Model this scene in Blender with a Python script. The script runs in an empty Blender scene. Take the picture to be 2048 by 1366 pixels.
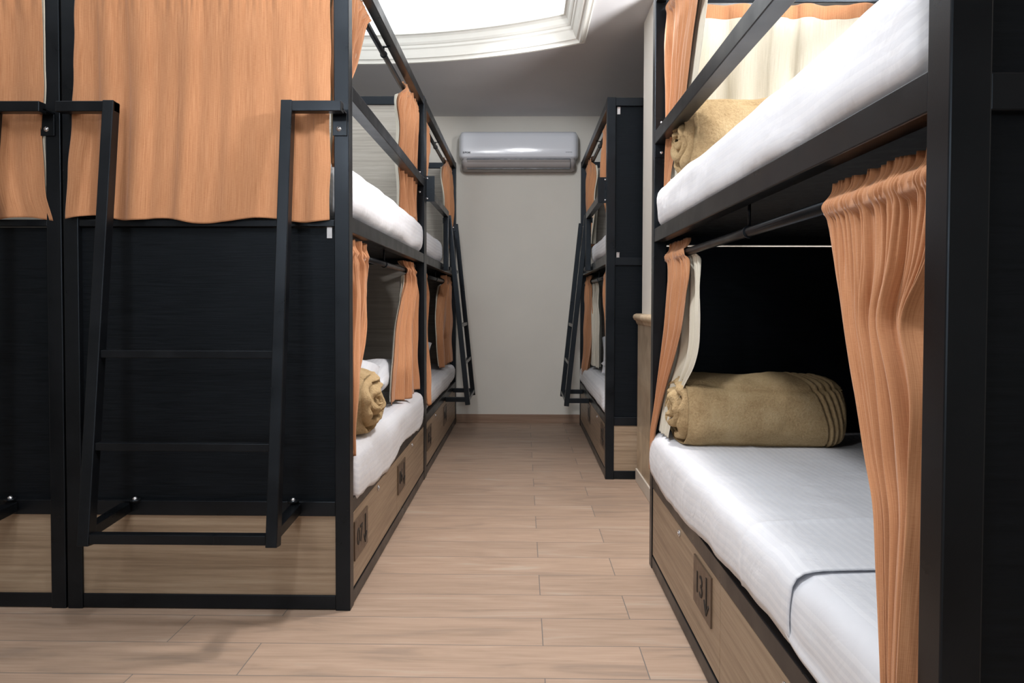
import bpy, bmesh, math, random
from mathutils import Vector, Matrix, noise
R = math.radians
SC = bpy.context.scene
COL = SC.collection

# ------------------------------------------------------------------ camera
F = 1450.0; CAM_H = 1.03
pitch, yaw, roll, sy = .0249, -.0154, .0027, -37.7
cam_data = bpy.data.cameras.new('camera')
cam = bpy.data.objects.new('camera', cam_data)
COL.objects.link(cam)
SC.camera = cam
cam_data.sensor_width = 36.0
cam_data.sensor_fit = 'HORIZONTAL'
cam_data.lens = F * 36.0 / 2048.0
cam_data.shift_y = sy / 2048.0
cam_data.clip_start = .02
fw = Vector((math.sin(yaw)*math.cos(pitch), math.cos(yaw)*math.cos(pitch), -math.sin(pitch)))
rt = Vector((math.cos(yaw), -math.sin(yaw), 0)); up = rt.cross(fw)
r2 = math.cos(roll)*rt + math.sin(roll)*up
u2 = math.cos(roll)*up - math.sin(roll)*rt
M = Matrix((r2, u2, -fw)).transposed().to_4x4()
M.translation = Vector((0, 0, CAM_H))
cam.matrix_world = M

# ------------------------------------------------------------------ world, lights, exposure
world = bpy.data.worlds.new('world'); SC.world = world
world.use_nodes = True
world.node_tree.nodes['Background'].inputs[0].default_value = (.9, .95, 1, 1)
world.node_tree.nodes['Background'].inputs[1].default_value = .05
SC.view_settings.view_transform = 'Standard'
SC.view_settings.look = 'None'
SC.view_settings.exposure = 0.0
SC.view_settings.gamma = 1.0
SC.view_settings.use_curve_mapping = False
SKY_PANEL = 1.25          # luminous ceiling panel strength

def lamp(name, loc, target, size, watts, color):
    d = bpy.data.lights.new(name, 'AREA'); d.shape = 'DISK'; d.size = size; d.energy = watts; d.color = color
    o = bpy.data.objects.new(name, d); COL.objects.link(o)
    o.location = loc
    o.rotation_euler = (Vector(target) - Vector(loc)).to_track_quat('-Z', 'Y').to_euler()
    return o
def downlight(name, loc, target, angle, blend, watts, color, rad):
    d = bpy.data.lights.new(name, 'SPOT'); d.spot_size = R(angle); d.spot_blend = blend; d.energy = watts; d.color = color; d.shadow_soft_size = rad
    o = bpy.data.objects.new(name, d); COL.objects.link(o); o.location = loc
    o.rotation_euler = (Vector(target) - Vector(loc)).to_track_quat('-Z', 'Y').to_euler()
    return o
downlight('room_lamp', (.39, 2.85, 2.60), (-.32, 2.95, 0), 94, .5, 135, (1, .93, .89), .10)
downlight('added_wall_fill', (-.02, 3.9, 2.60), (-.02, 6.3, 1.55), 62, .4, 48, (.97, .98, 1), .12)  # added spot without a fixture, brightens the far wall and air conditioner
lamp('room_lamp', (-.50, 1.25, 2.60), (.75, 1.75, 1.45), .26, 29, (.97, .98, 1))
lamp('room_lamp', (-1.3, -.65, 2.25), (-.15, 2.8, 1.3), .26, 11, (.97, .98, 1))
lamp('room_lamp', (2.05, 1.15, 2.52), (.3, 2.9, 1.3), .35, 78, (1, .98, .96))
lamp('added_ceiling_fill', (1.0, 3.3, 1.80), (.55, 3.9, 2.66), .16, 20, (1, .98, .98))  # added bodiless lamp, hidden from view, brightens the ceiling on the right
lamp('added_front_fill', (-.9, -5.42, 1.65), (-.1, 6.3, 1.6), 1.5, 50, (.93, .97, 1))  # added fill light from behind the camera, goes with the invented window

# ------------------------------------------------------------------ materials
def new_mat(name):
    m = bpy.data.materials.new(name); m.use_nodes = True
    nt = m.node_tree; b = nt.nodes['Principled BSDF']
    return m, nt, b
def N(nt, t, **kw):
    n = nt.nodes.new(t)
    for k, v in kw.items():
        if k.startswith('i_'): n.inputs[k[2:].replace('_', ' ')].default_value = v
        else: setattr(n, k, v)
    return n
def L(nt, a, b): nt.links.new(a, b)
def s2l(c):
    return tuple(((x/255.0)/12.92 if x/255.0 <= .04045 else (((x/255.0)+.055)/1.055)**2.4) for x in c) + (1,)
def coords(nt, kind='Object', scale=(1, 1, 1), loc=(0, 0, 0)):
    tc = N(nt, 'ShaderNodeTexCoord'); mp = N(nt, 'ShaderNodeMapping')
    mp.inputs['Scale'].default_value = scale; mp.inputs['Location'].default_value = loc
    L(nt, tc.outputs[kind], mp.inputs['Vector'])
    return mp.outputs['Vector']
def ramp(nt, fac, stops):
    r = N(nt, 'ShaderNodeValToRGB')
    els = r.color_ramp.elements
    while len(els) < len(stops): els.new(.5)
    for e, (p, c) in zip(els, stops): e.position = p; e.color = c
    L(nt, fac, r.inputs[0]); return r.outputs[0]
def bump(nt, b, h, strength, dist=.002):
    n = N(nt, 'ShaderNodeBump'); n.inputs['Strength'].default_value = strength; n.inputs['Distance'].default_value = dist
    L(nt, h, n.inputs['Height']); L(nt, n.outputs[0], b.inputs['Normal'])
def plain(name, rgb, rough=.5, metal=0, spec=.5):
    m, nt, b = new_mat(name)
    b.inputs['Base Color'].default_value = s2l(rgb); b.inputs['Roughness'].default_value = rough
    b.inputs['Metallic'].default_value = metal; b.inputs['Specular IOR Level'].default_value = spec
    nz = N(nt, 'ShaderNodeTexNoise'); nz.inputs['Scale'].default_value = 35; nz.inputs['Detail'].default_value = 3
    L(nt, coords(nt), nz.inputs['Vector'])
    L(nt, ramp(nt, nz.outputs['Fac'], [(.3, (rough*.85,)*3+(1,)), (.7, (min(1, rough*1.15),)*3+(1,))]), b.inputs['Roughness'])
    return m

def mat_black_metal():
    m, nt, b = new_mat('black_powder_coat')
    v = coords(nt)
    nz = N(nt, 'ShaderNodeTexNoise'); nz.inputs['Scale'].default_value = 9; nz.inputs['Detail'].default_value = 6
    L(nt, v, nz.inputs['Vector'])
    L(nt, ramp(nt, nz.outputs['Fac'], [(.3, (.0035, .0040, .0050, 1)), (.75, (.006, .0066, .008, 1))]), b.inputs['Base Color'])
    L(nt, ramp(nt, nz.outputs['Fac'], [(.3, (.27,)*3+(1,)), (.7, (.38,)*3+(1,))]), b.inputs['Roughness'])
    b.inputs['Specular IOR Level'].default_value = .34; b.inputs['Specular Tint'].default_value = (.72, .85, 1, 1)
    f = N(nt, 'ShaderNodeTexNoise'); f.inputs['Scale'].default_value = 900; L(nt, v, f.inputs['Vector'])
    bump(nt, b, f.outputs['Fac'], .12, .0005)
    return m
def mat_black_ply():
    m, nt, b = new_mat('black_plywood')
    v = coords(nt, scale=(3, 3, 60))
    nz = N(nt, 'ShaderNodeTexNoise'); nz.inputs['Scale'].default_value = 3; nz.inputs['Detail'].default_value = 8; nz.inputs['Distortion'].default_value = .4
    L(nt, v, nz.inputs['Vector'])
    L(nt, ramp(nt, nz.outputs['Fac'], [(.3, (.0025, .003, .0038, 1)), (.75, (.006, .007, .009, 1))]), b.inputs['Base Color'])
    L(nt, ramp(nt, nz.outputs['Fac'], [(.25, (.42,)*3+(1,)), (.75, (.6,)*3+(1,))]), b.inputs['Roughness'])
    b.inputs['Specular IOR Level'].default_value = .18; b.inputs['Specular Tint'].default_value = (.7, .85, 1, 1)
    bump(nt, b, nz.outputs['Fac'], .45, .0012)
    return m
def mat_laminate(name, c1, c2, c3):
    m, nt, b = new_mat(name)
    v = coords(nt, scale=(.9, .9, 34))
    nz = N(nt, 'ShaderNodeTexNoise'); nz.inputs['Scale'].default_value = 2.2; nz.inputs['Detail'].default_value = 7; nz.inputs['Roughness'].default_value = .62
    L(nt, v, nz.inputs['Vector'])
    v2 = coords(nt, scale=(14, 14, 420))
    n2 = N(nt, 'ShaderNodeTexNoise'); n2.inputs['Scale'].default_value = 1.4; n2.inputs['Detail'].default_value = 3
    L(nt, v2, n2.inputs['Vector'])
    col = ramp(nt, nz.outputs['Fac'], [(.3, s2l(c1)), (.5, s2l(c2)), (.72, s2l(c3))])
    mx = N(nt, 'ShaderNodeMixRGB', blend_type='MULTIPLY'); mx.inputs[0].default_value = .3
    L(nt, col, mx.inputs[1])
    L(nt, ramp(nt, n2.outputs['Fac'], [(.3, (.72, .7, .68, 1)), (.6, (1, 1, 1, 1))]), mx.inputs[2])
    L(nt, mx.outputs[0], b.inputs['Base Color'])
    b.inputs['Roughness'].default_value = .42
    bump(nt, b, n2.outputs['Fac'], .15, .0005)
    return m
def mat_cloth(name, lo, mid, hi, bstr=.35):
    m, nt, b = new_mat(name)
    tc = N(nt, 'ShaderNodeTexCoord')
    def mp(s):
        q = N(nt, 'ShaderNodeMapping'); q.inputs['Scale'].default_value = s; L(nt, tc.outputs['UV'], q.inputs['Vector']); return q.outputs[0]
    warp = N(nt, 'ShaderNodeTexNoise'); warp.inputs['Scale'].default_value = 1; warp.inputs['Detail'].default_value = 5; warp.inputs['Roughness'].default_value = .7
    L(nt, mp((420, 7, 1)), warp.inputs['Vector'])
    weft = N(nt, 'ShaderNodeTexNoise'); weft.inputs['Scale'].default_value = 1; weft.inputs['Detail'].default_value = 4
    L(nt, mp((60, 900, 1)), weft.inputs['Vector'])
    mx = N(nt, 'ShaderNodeMixRGB'); mx.inputs[0].default_value = .22
    L(nt, warp.outputs['Fac'], mx.inputs[1]); L(nt, weft.outputs['Fac'], mx.inputs[2])
    L(nt, ramp(nt, mx.outputs[0], [(.34, s2l(lo)), (.5, s2l(mid)), (.66, s2l(hi))]), b.inputs['Base Color'])
    b.inputs['Roughness'].default_value = .85
    b.inputs['Sheen Weight'].default_value = .25; b.inputs['Sheen Roughness'].default_value = .5
    b.inputs['Specular IOR Level'].default_value = .2
    bump(nt, b, mx.outputs[0], bstr, .0006)
    return m
def mat_sheet():
    m, nt, b = new_mat('white_striped_sateen')
    tc = N(nt, 'ShaderNodeTexCoord'); sx = N(nt, 'ShaderNodeSeparateXYZ'); L(nt, tc.outputs['UV'], sx.inputs[0])
    k = N(nt, 'ShaderNodeMath', operation='MULTIPLY'); k.inputs[1].default_value = 2*math.pi/.021; L(nt, sx.outputs[0], k.inputs[0])
    s = N(nt, 'ShaderNodeMath', operation='SINE'); L(nt, k.outputs[0], s.inputs[0])
    st = ramp(nt, s.outputs[0], [(0, (0, 0, 0, 1)), (.25, (1, 1, 1, 1))])
    mx = N(nt, 'ShaderNodeMixRGB'); L(nt, st, mx.inputs[0])
    mx.inputs[1].default_value = (.66, .68, .73, 1); mx.inputs[2].default_value = (.72, .74, .785, 1)
    L(nt, mx.outputs[0], b.inputs['Base Color'])
    L(nt, ramp(nt, s.outputs[0], [(0, (.65,)*3+(1,)), (.25, (.45,)*3+(1,))]), b.inputs['Roughness'])
    b.inputs['Sheen Weight'].default_value = .2
    nz = N(nt, 'ShaderNodeTexNoise'); nz.inputs['Scale'].default_value = 10; nz.inputs['Detail'].default_value = 3; nz.inputs['Distortion'].default_value = 1.2
    L(nt, tc.outputs['Object'], nz.inputs['Vector'])
    bump(nt, b, nz.outputs['Fac'], .35, .008)
    return m
def mat_fleece():
    m, nt, b = new_mat('tan_fleece')
    v = coords(nt)
    n1 = N(nt, 'ShaderNodeTexNoise'); n1.inputs['Scale'].default_value = 12; n1.inputs['Detail'].default_value = 5
    L(nt, v, n1.inputs['Vector'])
    n2 = N(nt, 'ShaderNodeTexNoise'); n2.inputs['Scale'].default_value = 130; n2.inputs['Detail'].default_value = 5; n2.inputs['Roughness'].default_value = .7
    L(nt, v, n2.inputs['Vector'])
    mx = N(nt, 'ShaderNodeMixRGB'); mx.inputs[0].default_value = .5; L(nt, n1.outputs['Fac'], mx.inputs[1]); L(nt, n2.outputs['Fac'], mx.inputs[2])
    L(nt, ramp(nt, mx.outputs[0], [(.34, s2l((160, 132, 94))), (.5, s2l((190, 162, 122))), (.68, s2l((208, 184, 144)))]), b.inputs['Base Color'])
    b.inputs['Roughness'].default_value = .95; b.inputs['Sheen Weight'].default_value = .6; b.inputs['Specular IOR Level'].default_value = .1
    b.inputs['Sheen Tint'].default_value = s2l((230, 205, 160))
    bump(nt, b, n2.outputs['Fac'], 1.0, .009)
    return m
def mat_floor():
    m, nt, b = new_mat('wood_look_tile')
    v = coords(nt, loc=(-.063, -2.549+.1915, 0))
    br = N(nt, 'ShaderNodeTexBrick'); br.offset = .747; br.offset_frequency = 2; br.squash = 1
    br.inputs['Scale'].default_value = 1; br.inputs['Mortar Size'].default_value = .0016; br.inputs['Mortar Smooth'].default_value = .1
    br.inputs['Brick Width'].default_value = 1.145; br.inputs['Row Height'].default_value = .1915
    br.inputs['Color1'].default_value = (0, 0, 0, 1); br.inputs['Color2'].default_value = (1, 1, 1, 1); br.inputs['Mortar'].default_value = (.5, .5, .5, 1)
    L(nt, v, br.inputs['Vector'])
    # grain, shifted per tile
    sc = N(nt, 'ShaderNodeVectorMath', operation='SCALE'); sc.inputs[3].default_value = 7.3; L(nt, br.outputs['Color'], sc.inputs[0])
    ad = N(nt, 'ShaderNodeVectorMath', operation='ADD'); L(nt, v, ad.inputs[0]); L(nt, sc.outputs[0], ad.inputs[1])
    def grain(s, scale, det, dist):
        mp = N(nt, 'ShaderNodeMapping'); mp.inputs['Scale'].default_value = s; L(nt, ad.outputs[0], mp.inputs['Vector'])
        n = N(nt, 'ShaderNodeTexNoise'); n.inputs['Scale'].default_value = scale; n.inputs['Detail'].default_value = det; n.inputs['Distortion'].default_value = dist
        L(nt, mp.outputs[0], n.inputs['Vector']); return n.outputs['Fac']
    g1 = grain((1.1, 7, 1), 1.5, 7, 1.6); g2 = grain((5, 90, 1), 1.2, 5, .5)
    base = ramp(nt, g1, [(.28, s2l((154, 134, 119))), (.42, s2l((171, 147, 128))), (.60, s2l((179, 154, 135))), (.75, s2l((182, 165, 149)))])
    mx = N(nt, 'ShaderNodeMixRGB', blend_type='MULTIPLY'); mx.inputs[0].default_value = .35
    L(nt, base, mx.inputs[1]); L(nt, ramp(nt, g2, [(.3, (.72, .70, .68, 1)), (.6, (1, 1, 1, 1))]), mx.inputs[2])
    mt = N(nt, 'ShaderNodeMixRGB', blend_type='MULTIPLY'); mt.inputs[0].default_value = .7
    L(nt, mx.outputs[0], mt.inputs[1]); L(nt, ramp(nt, br.outputs['Color'], [(0, (.86, .87, .88, 1)), (1, (1, 1, 1, 1))]), mt.inputs[2])
    mo = N(nt, 'ShaderNodeMixRGB'); L(nt, br.outputs['Fac'], mo.inputs[0]); L(nt, mt.outputs[0], mo.inputs[1]); mo.inputs[2].default_value = s2l((112, 106, 102))
    L(nt, mo.outputs[0], b.inputs['Base Color'])
    L(nt, ramp(nt, g2, [(.3, (.55,)*3+(1,)), (.7, (.42,)*3+(1,))]), b.inputs['Roughness'])
    b.inputs['Specular IOR Level'].default_value = .35
    inv = N(nt, 'ShaderNodeMath', operation='SUBTRACT'); inv.inputs[0].default_value = 1; L(nt, br.outputs['Fac'], inv.inputs[1])
    bump(nt, b, inv.outputs[0], .4, .001)
    return m
def mat_paint(name, rgb, rough=.75, var=.04):
    m, nt, b = new_mat(name)
    nz = N(nt, 'ShaderNodeTexNoise'); nz.inputs['Scale'].default_value = 2.5; nz.inputs['Detail'].default_value = 5
    L(nt, coords(nt), nz.inputs['Vector'])
    c = s2l(rgb); d = tuple(x*(1-var) for x in c[:3])+(1,)
    L(nt, ramp(nt, nz.outputs['Fac'], [(.35, d), (.65, c)]), b.inputs['Base Color'])
    b.inputs['Roughness'].default_value = rough; b.inputs['Specular IOR Level'].default_value = .25
    n2 = N(nt, 'ShaderNodeTexNoise'); n2.inputs['Scale'].default_value = 160; L(nt, coords(nt), n2.inputs['Vector'])
    bump(nt, b, n2.outputs['Fac'], .06, .001)
    return m
def mat_stone():
    m, nt, b = new_mat('dado_stone')
    v = coords(nt)
    br = N(nt, 'ShaderNodeTexBrick'); br.inputs['Scale'].default_value = 1; br.inputs['Mortar Size'].default_value = .001
    br.inputs['Brick Width'].default_value = .8; br.inputs['Row Height'].default_value = .31; br.offset = .5
    br.inputs['Color1'].default_value = (0, 0, 0, 1); br.inputs['Color2'].default_value = (1, 1, 1, 1)
    sp = N(nt, 'ShaderNodeSeparateXYZ'); cb = N(nt, 'ShaderNodeCombineXYZ'); ad = N(nt, 'ShaderNodeMath', operation='ADD'); L(nt, v, sp.inputs[0])
    L(nt, sp.outputs[0], ad.inputs[0]); L(nt, sp.outputs[1], ad.inputs[1]); L(nt, ad.outputs[0], cb.inputs[0]); L(nt, sp.outputs[2], cb.inputs[1])
    L(nt, cb.outputs[0], br.inputs['Vector'])
    nz = N(nt, 'ShaderNodeTexNoise'); nz.inputs['Scale'].default_value = 7; nz.inputs['Detail'].default_value = 8; nz.inputs['Distortion'].default_value = .8
    L(nt, v, nz.inputs['Vector'])
    c1 = ramp(nt, nz.outputs['Fac'], [(.3, s2l((168, 146, 118))), (.6, s2l((204, 184, 156))), (.8, s2l((216, 198, 172)))])
    mx = N(nt, 'ShaderNodeMixRGB', blend_type='MULTIPLY'); mx.inputs[0].default_value = 1; L(nt, c1, mx.inputs[1])
    L(nt, ramp(nt, br.outputs['Color'], [(0, (.74, .76, .80, 1)), (1, (1, 1, 1, 1))]), mx.inputs[2])
    L(nt, mx.outputs[0], b.inputs['Base Color']); b.inputs['Roughness'].default_value = .35
    return m
def mat_emit(name, rgb, s):
    m, nt, b = new_mat(name)
    b.inputs['Base Color'].default_value = (.8, .8, .8, 1)
    b.inputs['Emission Color'].default_value = rgb; b.inputs['Emission Strength'].default_value = s
    return m

BLACK = mat_black_metal(); PLY = mat_black_ply()
LAM = mat_laminate('oak_laminate', (128, 110, 90), (152, 132, 110), (170, 152, 130))
GREYLAM = mat_laminate('grey_laminate', (172, 165, 156), (194, 188, 178), (208, 203, 194))
CLOTH = mat_cloth('rust_linen', (164, 110, 74), (186, 132, 94), (202, 150, 111))
LINING = mat_cloth('cream_lining', (196, 190, 172), (212, 206, 190), (222, 217, 203), .1)
SHEET = mat_sheet(); FLEECE = mat_fleece(); FLOOR = mat_floor()
WALL = mat_paint('cream_paint', (224, 221, 213)); CEIL = mat_paint('ceiling_paint', (216, 216, 218))
PILLAR = mat_paint('pillar_paint', (236, 232, 224)); MOULD = mat_paint('moulding_paint', (240, 240, 234), .5, .01)
STONE = mat_stone(); PLINTH = mat_paint('plinth_stone', (214, 206, 194), .4, .12)
BASEB = mat_laminate('tile_skirting', (126, 98, 80), (146, 118, 98), (158, 132, 112))
GLOW = mat_emit('luminous_panel', (.94, .98, 1, 1), SKY_PANEL)
STEEL = plain('bright_steel', (205, 205, 208), .25, .9); BRONZE = plain('bronze_plate', (96, 80, 66), .42, .3)
INK = plain('black_ink', (10, 10, 11), .6); ACW = plain('white_plastic', (228, 232, 240), .14, 0, .5)
ACG = plain('grey_plastic', (176, 172, 172), .4); DARK = plain('dark_plastic', (40, 42, 52), .4)
GREYL = plain('grey_ink', (120, 124, 132), .5); BED = plain('painted_board', (20, 21, 23), .6)

# ------------------------------------------------------------------ mesh helpers
def finish(name, bm, mats, parent=None, smooth=False, bevel=0, base=(0, 0, 0)):
    me = bpy.data.meshes.new(name)
    bmesh.ops.translate(bm, verts=bm.verts, vec=-Vector(base))
    bm.normal_update(); bm.to_mesh(me); bm.free()
    if not isinstance(mats, (list, tuple)): mats = [mats]
    for m in mats: me.materials.append(m)
    if smooth:
        for p in me.polygons: p.use_smooth = True
    o = bpy.data.objects.new(name, me); COL.objects.link(o)
    if bevel:
        md = o.modifiers.new('bevel', 'BEVEL'); md.width = bevel; md.segments = 2; md.limit_method = 'ANGLE'; md.angle_limit = R(40)
    if parent: o.parent = parent
    else: o.location = base
    return o
def box(bm, a, b, mat=0):
    (x0, x1), (y0, y1), (z0, z1) = [sorted(t) for t in zip(a, b)]
    vs = [bm.verts.new(v) for v in ((x0, y0, z0), (x1, y0, z0), (x1, y1, z0), (x0, y1, z0), (x0, y0, z1), (x1, y0, z1), (x1, y1, z1), (x0, y1, z1))]
    for f in ((0, 3, 2, 1), (4, 5, 6, 7), (0, 1, 5, 4), (1, 2, 6, 5), (2, 3, 7, 6), (3, 0, 4, 7)):
        fc = bm.faces.new([vs[i] for i in f]); fc.material_index = mat
def obox(bm, p, q, w, h, upv=(0, 0, 1)):
    """square bar from p to q, w across, h along upv"""
    p = Vector(p); q = Vector(q); d = (q-p).normalized(); u = Vector(upv); s = d.cross(u).normalized(); u = s.cross(d).normalized()
    vs = []
    for c in (p, q):
        for a, b in ((-1, -1), (1, -1), (1, 1), (-1, 1)): vs.append(bm.verts.new(c + s*a*w/2 + u*b*h/2))
    for f in ((0, 3, 2, 1), (4, 5, 6, 7), (0, 1, 5, 4), (1, 2, 6, 5), (2, 3, 7, 6), (3, 0, 4, 7)): bm.faces.new([vs[i] for i in f])
def cyl(bm, p, q, r, seg=14, mat=0):
    p = Vector(p); q = Vector(q); d = (q-p).normalized()
    a = d.orthogonal().normalized(); b = d.cross(a); rings = []
    for c in (p, q): rings.append([bm.verts.new(c + (a*math.cos(2*math.pi*i/seg)+b*math.sin(2*math.pi*i/seg))*r) for i in range(seg)])
    for i in range(seg):
        j = (i+1) % seg; f = bm.faces.new([rings[0][i], rings[0][j], rings[1][j], rings[1][i]]); f.smooth = True; f.material_index = mat
    for rg in (list(reversed(rings[0])), rings[1]):
        f = bm.faces.new(rg); f.material_index = mat
def dome(bm, p, n, r, h, seg=12):
    p = Vector(p); n = Vector(n).normalized(); a = n.orthogonal().normalized(); b = n.cross(a); prev = None
    for k in range(4):
        t = k/3*math.pi/2*.94; rr = r*math.cos(t); hh = h*math.sin(t)
        ring = [bm.verts.new(p+n*hh+(a*math.cos(2*math.pi*i/seg)+b*math.sin(2*math.pi*i/seg))*rr) for i in range(seg)]
        if prev:
            for i in range(seg):
                j = (i+1) % seg; bm.faces.new([prev[i], prev[j], ring[j], ring[i]])
        prev = ring
    bm.faces.new(prev)
def grid_faces(bm, vs, nu, nv, mat=0, wrap=False, uv=None, uvs=None):
    for j in range(nv-1):
        for i in range(nu-1 if not wrap else nu):
            k = (i+1) % nu
            idx = (j*nu+i, j*nu+k, (j+1)*nu+k, (j+1)*nu+i)
            f = bm.faces.new([vs[t] for t in idx]); f.smooth = True; f.material_index = mat
            if uv:
                for lp, t in zip(f.loops, idx): lp[uv].uv = uvs[t]
def thing(name, label, cat, loc, group=None):
    o = bpy.data.objects.new(name, None); COL.objects.link(o); o.location = loc; o.empty_display_size = .1
    tag(o, label, cat, group); return o
def tag(o, label, cat, group=None):
    o['label'] = label; o['category'] = cat
    if group: o['group'] = group
    return o
def struct(o): o['kind'] = 'structure'; return o
def text_bm(bm, body, size, origin, right, upv, depth, mat=0, bold=0, sx=1):
    cu = bpy.data.curves.new('t', 'FONT'); cu.body = body; cu.size = size; cu.extrude = depth; cu.offset = bold; cu.align_x = 'CENTER'; cu.align_y = 'CENTER'; cu.resolution_u = 3
    o = bpy.data.objects.new('t', cu); COL.objects.link(o)
    dg = bpy.context.evaluated_depsgraph_get(); me = bpy.data.meshes.new_from_object(o.evaluated_get(dg))
    r = Vector(right); u = Vector(upv); n = r.cross(u); o0 = Vector(origin)
    vs = [bm.verts.new(o0 + r*v.co.x*sx + u*v.co.y + n*v.co.z) for v in me.vertices]
    for p in me.polygons:
        try: f = bm.faces.new([vs[i] for i in p.vertices]); f.material_index = mat
        except ValueError: pass
    bpy.data.objects.remove(o); bpy.data.curves.remove(cu); bpy.data.meshes.remove(me)

# ------------------------------------------------------------------ room shell
XL, XR_W, YB, YF, ZC = -4.6, 2.75, -5.5, 6.30, 2.655
bm = bmesh.new(); box(bm, (XL-.1, YB-.1, -.1), (XR_W+.1, YF+.1, 0)); struct(finish('floor', bm, FLOOR))
bm = bmesh.new(); box(bm, (XL-.1, YF, 0), (XR_W+.1, YF+.12, 3.2)); struct(finish('wall_far', bm, WALL))
bm = bmesh.new(); box(bm, (XL-.1, YB-.12, 0), (XR_W+.1, YB, 3.2)); struct(finish('wall_near', bm, WALL))
bm = bmesh.new(); box(bm, (XL-.12, YB, 0), (XL, YF, 3.2)); struct(finish('wall_left', bm, WALL))
bm = bmesh.new(); box(bm, (XR_W, YB, 0), (XR_W+.12, YF, 3.2)); struct(finish('wall_right', bm, WALL))
WGLOW = mat_emit('added_window_glow', (.9, .96, 1, 1), .8)  # invented window behind the camera: frame and glowing pane added for fill light
bm = bmesh.new()
for a, c in (((-1.8, -5.5, .85), (-1.74, -5.44, 2.45)), ((-.06, -5.5, .85), (0, -5.44, 2.45)), ((-1.8, -5.5, .85), (0, -5.44, .91)), ((-1.8, -5.5, 2.39), (0, -5.44, 2.45)), ((-.93, -5.5, .9), (-.87, -5.45, 2.4))): box(bm, a, c)
wf = struct(finish('added_window_1', bm, CEIL))
bm = bmesh.new(); box(bm, (-1.75, -5.499, .9), (-.05, -5.485, 2.4)); finish('added_window_pane', bm, WGLOW, wf)
bm = bmesh.new(); box(bm, (XL, YF-.012, 0), (XR_W, YF, .075)); struct(finish('baseboard_far', bm, BASEB, bevel=.002))
# pilaster between the two right-hand bunks, with stone dado
PX, PY0, PY1 = .690, 3.785, 4.225
bm = bmesh.new(); box(bm, (PX, PY0, .9), (XR_W, PY1, ZC)); struct(finish('wall_pillar', bm, PILLAR, bevel=.004))
bm = bmesh.new(); box(bm, (PX-.022, PY0-.020, .06), (XR_W, PY1+.01, .925)); struct(finish('trim_1', bm, STONE, bevel=.003))
bm = bmesh.new(); box(bm, (PX-.030, PY0-.028, 0), (XR_W, PY1+.012, .075)); struct(finish('baseboard_pillar', bm, PLINTH, bevel=.003))
bm = bmesh.new()
prof = [(0, .910), (.022, .915), (.030, .925), (.034, .938), (.044, .944), (.050, .955), (.050, .966), (.044, .975), (.03, .98), (0, .98)]
rings = []
for x_, y_, sx_, sy_ in ((XR_W, PY0, 0, -1), (PX, PY0, -1, -1), (PX, PY1+.012, -1, 0)):
    rings.append([bm.verts.new((x_+sx_*d, y_+sy_*d, z)) for d, z in prof])
for a, b in zip(rings, rings[1:]):
    for i in range(len(prof)-1):
        f = bm.faces.new([a[i], b[i], b[i+1], a[i+1]]); f.smooth = True
struct(finish('trim_2', bm, STONE))

# ceiling with the arched luminous recess
CX, RAD = -1.10, 2.95
YARC = 4.862 - RAD                       # arc centre
HX = 1.447                               # half width of the opening
def outline(inset):
    rr = RAD-inset; hx = HX-inset; pts = []
    n = 28
    a1 = math.asin(hx/rr)
    for i in range(n+1):
        a = -a1 + 2*a1*i/n
        pts.append((CX+rr*math.sin(a), YARC+rr*math.cos(a)))
    yn = -.2
    for i in range(n+1):
        a = a1 - 2*a1*i/n
        pts.append((CX+rr*math.sin(a), yn - (rr*math.cos(a)-rr*math.cos(a1)) + inset))
    return pts
bm = bmesh.new()
o_pts = outline(0)
outer = [bm.verts.new(p) for p in ((XL, YB, ZC), (XR_W, YB, ZC), (XR_W, YF, ZC), (XL, YF, ZC))]
hole = [bm.verts.new((x, y, ZC)) for x, y in o_pts]
es = [bm.edges.new((outer[i], outer[(i+1) % 4])) for i in range(4)] + [bm.edges.new((hole[i], hole[(i+1) % len(hole)])) for i in range(len(hole))]
bmesh.ops.triangle_fill(bm, edges=es, use_beauty=True)
for f in bm.faces:
    if f.normal.z > 0: f.normal_flip()
o = finish('ceiling', bm, CEIL)
struct(o)
md = o.modifiers.new('solid', 'SOLIDIFY'); md.thickness = .06; md.offset = -1
bm = bmesh.new()
prof = [(-.030, 2.656), (-.030, 2.640), (-.022, 2.634), (-.014, 2.640), (-.006, 2.640), (0, 2.630), (.008, 2.630), (.014, 2.644), (.020, 2.650), (.030, 2.652),
        (.040, 2.672), (.052, 2.700), (.060, 2.708), (.064, 2.722), (.070, 2.726), (.078, 2.738), (.086, 2.764), (.096, 2.776), (.108, 2.780), (.108, 2.79)]
cols = [[(x, y, z) for x, y in outline(d)] for d, z in prof]
vv = [[bm.verts.new(c) for c in cc] for cc in cols]
nn = len(vv[0])
for a, b in zip(vv, vv[1:]):
    for i in range(nn):
        j = (i+1) % nn; bm.faces.new([a[i], b[i], b[j], a[j]])
struct(finish('trim_3', bm, MOULD))
bm = bmesh.new(); bm.faces.new([bm.verts.new((x, y, 2.788)) for x, y in outline(.09)])
for f in bm.faces:
    if f.normal.z > 0: f.normal_flip()
o = finish('ceiling_light', bm, GLOW, base=(CX, 2, 2.788))
md = o.modifiers.new('solid', 'SOLIDIFY'); md.thickness = .01; md.offset = -1
tag(o, 'large bright white luminous panel with an arched edge recessed in the ceiling', 'light')

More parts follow.
